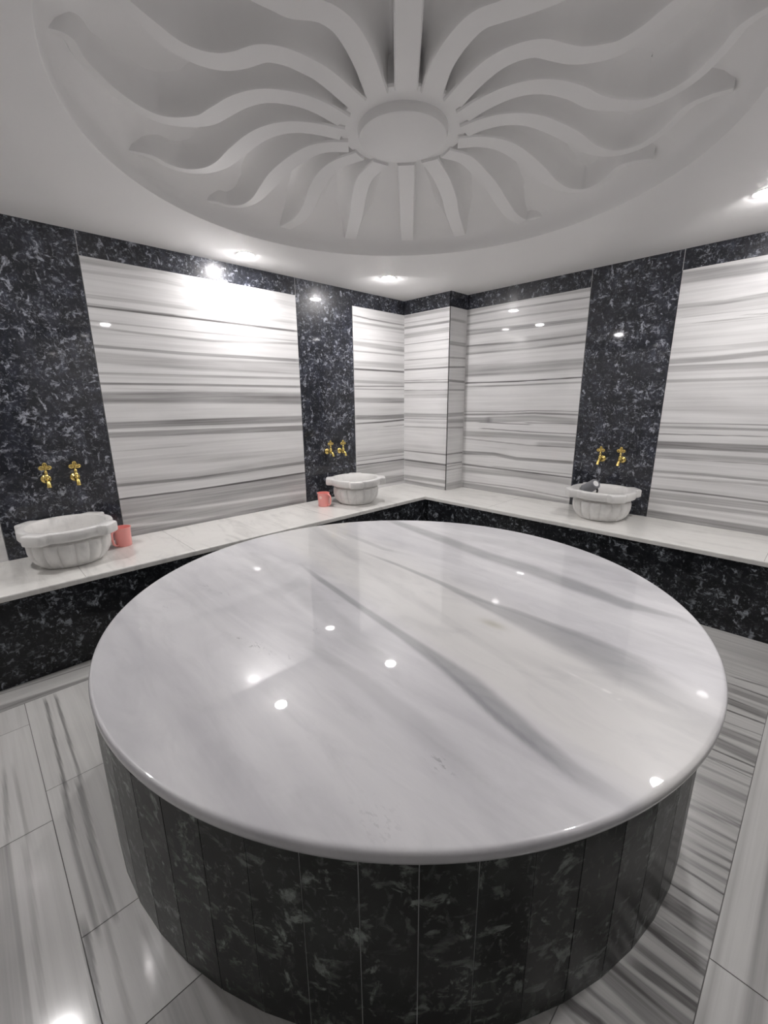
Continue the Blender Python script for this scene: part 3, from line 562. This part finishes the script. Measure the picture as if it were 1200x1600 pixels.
# ------------------------------------------------------------------ ledge round the room
def build_ledge():
    b = thing('marble_ledge', 'pale marble ledge on black marble faces running round the walls, basins standing on it', 'bench', (0, 0, 0))
    XR0 = XR - LD; XRF = XR - FD
    # top: a U outline
    def outline(o):
        return [(.001, YF + .001), (.001, -CB - .001), (CA + .001, -CB - .001), (CA + .001, -.001), (XR - .001, -.001), (XR - .001, YF + .001), (XR - o, YF + .001), (XR - o, -o), (o, -o), (o, YF + .001)]
    bm = bmesh.new()
    layers = [(LD - .003, LZ - .032), (LD, LZ - .028), (LD, LZ - .007), (LD - .002, LZ - .002), (LD - .007, LZ)]
    rings = [[bm.verts.new((x, y, z)) for x, y in outline(o)] for o, z in layers]
    for A, B in zip(rings[:-1], rings[1:]):
        for k in range(len(A)): bm.faces.new((A[k], A[(k + 1) % len(A)], B[(k + 1) % len(A)], B[k]))
    bm.faces.new(rings[0]); bm.faces.new(rings[-1])
    obj('ledge_top', bm, M_LEDGE, b)
    # thin joints between the slabs of the top
    for y in (-2.86, -3.448, -1.75, -4.1):
        bm = bmesh.new(); add_box(bm, .003, LD - .006, y - .0008, y + .0008, LZ - .001, LZ + .0003); obj('slab_joint', bm, M_GROUT_D, b)
    for x in (1.32, 3.17):
        bm = bmesh.new(); add_box(bm, x - .0008, x + .0008, -LD + .006, -.003, LZ - .001, LZ + .0003); obj('slab_joint', bm, M_GROUT_D, b)
    bm = bmesh.new()
    add_box(bm, FD - .03, FD, YF + .001, -FD + .03, 0, LZ - .033)
    obj('front_face', bm, M_BLACK_FRONT, b)
    bm = bmesh.new()
    add_box(bm, FD + .0005, XRF - .0005, -FD, -FD + .03, 0, LZ - .033)
    obj('front_face', bm, M_BLACK_FRONT, b)
    bm = bmesh.new()
    add_box(bm, XRF, XRF + .03, YF + .001, -FD + .03, 0, LZ - .033)
    obj('front_face', bm, M_BLACK_FRONT, b)
build_ledge()

# ------------------------------------------------------------------ round heated platform
def build_platform():
    b = thing('round_platform', 'large round platform, veined grey white marble top on a black marble drum, mid room', 'platform', (SC[0], SC[1], 0))
    DX, DY = -.016, -.016
    n = 640; nr = 230
    R0 = SR - .012
    rr = np.concatenate([[0.], np.linspace(.012, R0, nr)])
    verts = [(0., 0., SZ)]; 
    th = np.arange(n) * 2 * PI / n
    for r in rr[1:]:
        for t in th: verts.append((r * math.cos(t), r * math.sin(t), SZ))
    nose = []
    nose = [(SR - d, SZ - h) for d, h in ((.006, .0010), (.0025, .0042), (.0008, .009), (0, .016), (.0008, .024), (.004, .033), (.010, .039), (.018, .042))] + [(.9, SZ - .042)]
    for r, z in nose:
        for t in th: verts.append((r * math.cos(t), r * math.sin(t), z))
    faces = [(0, 1 + i, 1 + (i + 1) % n) for i in range(n)]
    rows = nr + len(nose)
    for k in range(rows - 1):
        a = 1 + k * n; c = a + n
        for i in range(n): faces.append((a + i, c + i, c + (i + 1) % n, a + (i + 1) % n))
    me = bpy.data.meshes.new('marble_top'); me.from_pydata(verts, [], faces)
    V = np.array(verts); X = V[:, 0] + SC[0]; Y = V[:, 1] + SC[1]
    f = band_field(X, Y, [b for b in BAND_SLAB if b[2] > 0], soft=.8, e=.3, gain=1.2) + np.minimum(band_field(X, Y, [b for b in BAND_SLAB if b[2] < 0], soft=.8), 0)
    me.attributes.new('vein', 'FLOAT', 'POINT').data.foreach_set('value', f.tolist())
    # the warmer, paler side of the block lies beyond the long dark vein
    ln = (Y + 2.74 + .19 * (X - 2.1))
    warm = np.clip(ln / .10, 0, 1) * np.clip((.62 - ln) / .25, 0, 1) * .75
    me.attributes.new('warm', 'FLOAT', 'POINT').data.foreach_set('value', warm.tolist())
    st = np.exp(-(((X - 2.54) / .05) ** 2 + ((Y + 2.47) / .022) ** 2)) * .6
    me.attributes.new('stain', 'FLOAT', 'POINT').data.foreach_set('value', st.tolist())
    sp = np.zeros_like(X)
    for cx, cy, sx, sy in DOTS: sp = np.maximum(sp, (.28 if sx > .045 else .9) * np.exp(-(((X - cx) / sx) ** 2 + ((Y - cy) / sy) ** 2)))
    me.attributes.new('dots', 'FLOAT', 'POINT').data.foreach_set('value', sp.tolist())
    for p in me.polygons: p.use_smooth = True
    me.update()
    link('marble_top', me, M_SLAB, b)
    # drum of 60 upright strips with pale joints
    bm = bmesh.new(); RS = 1.162; N = 60; a0 = math.radians(-43.15)
    zt = SZ - .0425
    def ring(z, inset):
        out = []
        for k in range(N):
            for d in (.0016 / RS, 2 * PI / N - .0016 / RS):
                t = a0 + k * 2 * PI / N + d
                out.append((t, z))
        return out
    for k in range(N):
        t0 = a0 + k * 2 * PI / N + .0012 / RS; t1 = a0 + (k + 1) * 2 * PI / N - .0012 / RS
        o = [bm.verts.new((RS * math.cos(t) + DX, RS * math.sin(t) + DY, z)) for z in (0, zt) for t in (t0, t1)]
        i_ = [bm.verts.new(((RS - .012) * math.cos(t) + DX, (RS - .012) * math.sin(t) + DY, z)) for z in (0, zt) for t in (t0, t1)]
        bm.faces.new((o[0], o[1], o[3], o[2]))
        bm.faces.new((o[0], o[2], i_[2], i_[0])); bm.faces.new((o[1], i_[1], i_[3], o[3]))
        bm.faces.new((i_[0], i_[2], i_[3], i_[1]))
        bm.faces.new((o[2], o[3], i_[3], i_[2])); bm.faces.new((o[0], i_[0], i_[1], o[1]))
    obj('black_drum', bm, M_SKIRT, b)
    bm = bmesh.new(); add_lathe(bm, [(0, 0), (RS - .0022, 0), (RS - .0022, zt), (0, zt)], 120, Matrix.Translation((DX, DY, 0)))
    obj('drum_core', bm, M_GROUT_S, b)
build_platform()

# ------------------------------------------------------------------ carved wash basins
def build_basin():
    t = thing('marble_basin', 'x', 'basin', (0, 0, 0), 0, 'carved marble basins on the ledge')
    NL = 16
    bm = bmesh.new()
    body = [(0., 0.0), (.140, 0.0), (.160, .006), (.183, .030), (.200, .060), (.209, .095), (.210, .122), (.208, .139), (.203, .1465), (.184, .1475), (.180, .152), (.181, .172)]
    def rad(th, k, r):
        if 3 <= k <= 8:
            s = abs(math.sin(NL * th / 2 + .3)); lob = s ** .36
            return r * (1 - .13 * (1 - lob))
        if k == 2: return r * (1 - .03 * (1 - abs(math.sin(NL * th / 2 + .3)) ** .5))
        return r
    prof = list(body)
    add_lathe(bm, prof, 216, None, rad)
    # inside of the bowl
    add_lathe(bm, [(.1815, .180), (.180, .150), (.172, .105), (.145, .062), (.09, .042), (.02, .038), (0., .038)], 96)
    obj('bowl', bm, M_BASIN, t, True, math.radians(32))
    bm = bmesh.new()
    def out(th):
        d = abs(((th - PI / 4 + PI / 4) % (PI / 2)) - PI / 4)      # 0 on the ears
        e = min(max((math.radians(17) - d) / math.radians(7), 0), 1); e = e * e * (3 - 2 * e)
        tip = .274 / math.cos(min(d, .3)) - .05 * max(d - .12, 0)
        base = .234
        return base + e * (tip - base)
    zs = [(-.010, .170), (-.004, .173), (0., .180), (0., .222), (-.003, .228), (-.009, .231)]
    n = 240; rings = []
    for off, z in zs:
        rings.append([bm.verts.new(((out(2 * PI * i / n) + off) * math.cos(2 * PI * i / n), (out(2 * PI * i / n) + off) * math.sin(2 * PI * i / n), z)) for i in range(n)])
    for r, z in [(.203, .231), (.197, .229), (.193, .222), (.1805, .176), (.1812, .168)]:
        rings.append([bm.verts.new((r * math.cos(2 * PI * i / n), r * math.sin(2 * PI * i / n), z)) for i in range(n)])
    m = len(rings)
    for k in range(m):
        A, B = rings[k], rings[(k + 1) % m]
        for i in range(n): bm.faces.new((A[i], A[(i + 1) % n], B[(i + 1) % n], B[i]))
    obj('rim', bm, M_BASIN, t, True, math.radians(40))
    return t
bas = build_basin()
bas.location = (.262, -3.445, LZ)
bas['label'] = 'white carved marble basin nearest on the left, beside the half hidden pink mug'
dup(bas, (.312, -1.248, LZ), .10, 'white carved marble basin by the room corner, right of the fully visible pink mug')
dup(bas, (2.135, -.262, LZ), -.04, 'white carved marble basin with a dark grey mug lying in it')

# ------------------------------------------------------------------ brass taps
def build_tap():
    """stands at the wall, mouth towards +x"""
    t = thing('brass_tap', 'x', 'tap', (0, 0, 0), 0, 'brass taps above the basins')
    bm = bmesh.new()
    Mx = Matrix.Rotation(PI / 2, 4, 'Y')
    add_lathe(bm, [(0, .0005), (.026, .0005), (.027, .004), (.024, .009), (.015, .013), (.011, .017), (0, .017)], 28, Mx)
    obj('wall_flange', bm, M_BRASS, t, True, math.radians(40))
    bm = bmesh.new()
    add_lathe(bm, [(0, .012), (.009, .012), (.010, .022), (.013, .026), (.013, .031), (.010, .035), (.010, .062), (0, .062)], 24, Mx)
    add_lathe(bm, [(0, -.020), (.009, -.018), (.013, -.012), (.0145, -.002), (.0135, .008), (.011, .016), (.013, .020), (.013, .026), (.009, .030), (.0075, .042), (.0095, .046), (.0095, .050), (.006, .054), (.0045, .068), (0, .068)], 24, Matrix.Translation((.058, 0, 0)))
    obj('valve_body', bm, M_BRASS, t, True, math.radians(40))
    bm = bmesh.new()
    add_tube(bm, [(.060, 0, -.004), (.074, 0, -.006), (.086, 0, -.014), (.093, 0, -.028), (.096, 0, -.042)], [.012, .0115, .011, .011, .0125], 16)
    obj('spout', bm, M_BRASS, t, True, math.radians(50))
    bm = bmesh.new()
    def loop(cy, cz, ry, rz, rad):
        add_tube(bm, [(.058, cy + ry * math.cos(a), cz + rz * math.sin(a)) for a in [2 * PI * i / 16 for i in range(16)]], rad, 8, True)
    loop(-.017, .074, .013, .010, .0036); loop(.017, .074, .013, .010, .0036); loop(0, .091, .009, .012, .0036)
    add_tube(bm, [(.058, 0, .060), (.058, 0, .075), (.058, 0, .104)], [.006, .0075, .003], 10)
    add_tube(bm, [(.058, -.032, .074), (.058, 0, .076), (.058, .032, .074)], [.0028, .006, .0028], 10)
    obj('handle', bm, M_BRASS, t, True, math.radians(50))
    return t
tap = build_tap()
tap.location = (0, -3.470, .962)
tap['label'] = 'brass tap leftmost of all, left of the pair above the nearest basin'
dup(tap, (0, -3.322, .957), 0, 'brass tap right of the pair above the nearest basin')
dup(tap, (0, -1.330, .950), 0, 'brass tap left of the pair above the basin by the room corner')
dup(tap, (0, -1.180, .944), 0, 'brass tap right of the pair above the basin by the room corner')
dup(tap, (2.015, 0, .928), -PI / 2, 'brass tap left of the pair above the basin holding the dark grey mug')
dup(tap, (2.168, 0, .932), -PI / 2, 'brass tap rightmost of all, above the basin holding the dark grey mug')

# ------------------------------------------------------------------ mugs
def mug(name, label, cat, loc, r, h, mat, group=None, hang=0., badge=None):
    t = thing(name, label, cat, loc, hang, group)
    bm = bmesh.new()
    add_lathe(bm, [(0, 0), (r * .86, 0), (r * .90, .003), (r * .97, h * .8), (r, h * .93), (r * 1.05, h * .97), (r * 1.05, h), (r * .97, h), (r * .93, h * .8), (r * .86, .006), (0, .006)], 48)
    obj('cup_body', bm, mat, t, True, math.radians(35))
    bm = bmesh.new()
    add_tube(bm, [(r * .95, 0, h * .90), (r * 1.25, 0, h * .90), (r * 1.52, 0, h * .80), (r * 1.55, 0, h * .5), (r * 1.45, 0, h * .22), (r * 1.15, 0, h * .12), (r * .88, 0, h * .12)], .0075, 10)
    obj('handle', bm, mat, t, True, math.radians(50))
    return t
m1 = mug('plastic_mug', 'pink plastic mug half hidden behind the nearest basin on the left ledge', 'mug', (.175, -3.150, LZ + .0005), .052, .125, M_PINK, 'pink plastic mugs', math.radians(-60))
m2 = mug('plastic_mug', 'pink plastic mug in full view left of the basin by the room corner', 'mug', (.235, -1.565, LZ + .0005), .053, .122, M_PINK, 'pink plastic mugs', math.radians(12))
bm = bmesh.new()
a0 = math.radians(-78)
add_lathe(bm, [(0, 0), (.013, 0), (.013, .0012), (0, .0012)], 20, Matrix.Rotation(a0, 4, 'Z') @ Matrix.Translation((.0505, 0, .086)) @ Matrix.Rotation(PI / 2, 4, 'Y'))
o = obj('printed_badge', bm, M_PINK_L, m2); o['label'] = 'small pale oval print'
m3 = mug('plastic_mug', 'dark grey mug with a white disc on its base, lying inside the right hand basin', 'mug', (0, 0, 0), .045, .118, M_GREY, None, 0)
bm = bmesh.new(); add_lathe(bm, [(0, -.0012), (.024, -.0012), (.024, .0), (0, .0)], 32)
o = obj('base_disc', bm, M_WHITE, m3); o['label'] = 'white disc on the base'
# lies on its side over the far left of the basin, base up towards the room
_ax = Vector((-.66, .30, -.50)).normalized()          # from base to mouth
_q = Vector((0, 0, 1)).rotation_difference(_ax)
m3.rotation_mode = 'QUATERNION'
from mathutils import Quaternion
m3.rotation_quaternion = _q @ Quaternion((0, 0, 1), math.radians(150))
m3.location = (2.078, -.262, LZ + .262)
for ch in m3.children:
    if ch.name.startswith('handle'): ch.data.materials[0] = M_GREY_D

# ------------------------------------------------------------------ ceiling downlights
def downlight(x, y, label, first=[None]):
    if first[0] is None:
        t = thing('recessed_downlight', label, 'ceiling light', (x, y, H), 0, 'round recessed ceiling downlights')
        bm = bmesh.new(); add_lathe(bm, [(.0497, -.0003), (.062, -.0003), (.0635, -.0015), (.062, -.003), (.052, -.0035), (.0497, -.003), (.0497, -.0003)], 48)
        obj('trim_ring', bm, M_TRIM, t, True, math.radians(40))
        bm = bmesh.new(); add_lathe(bm, [(0, -.012), (.018, -.0113), (.032, -.0092), (.043, -.0064), (.0495, -.0038), (.0495, -.001), (0, -.001)], 48)
        obj('lens', bm, M_LAMP, t, True, math.radians(60))
        first[0] = t
    else: dup(first[0], (x, y, H), 0, label)
downlight(.262, -2.155, 'lit round downlight near the left wall, above the overexposed patch of striped marble')
downlight(.515, -1.010, 'lit round downlight nearest the room corner')
downlight(2.885, -.690, 'lit round downlight cut by the right edge of the photo')
downlight(3.50, -2.19, 'lit round downlight on the right side outside the photo')
downlight(.66, -4.02, 'lit round downlight on the left side outside the photo, near the camera')
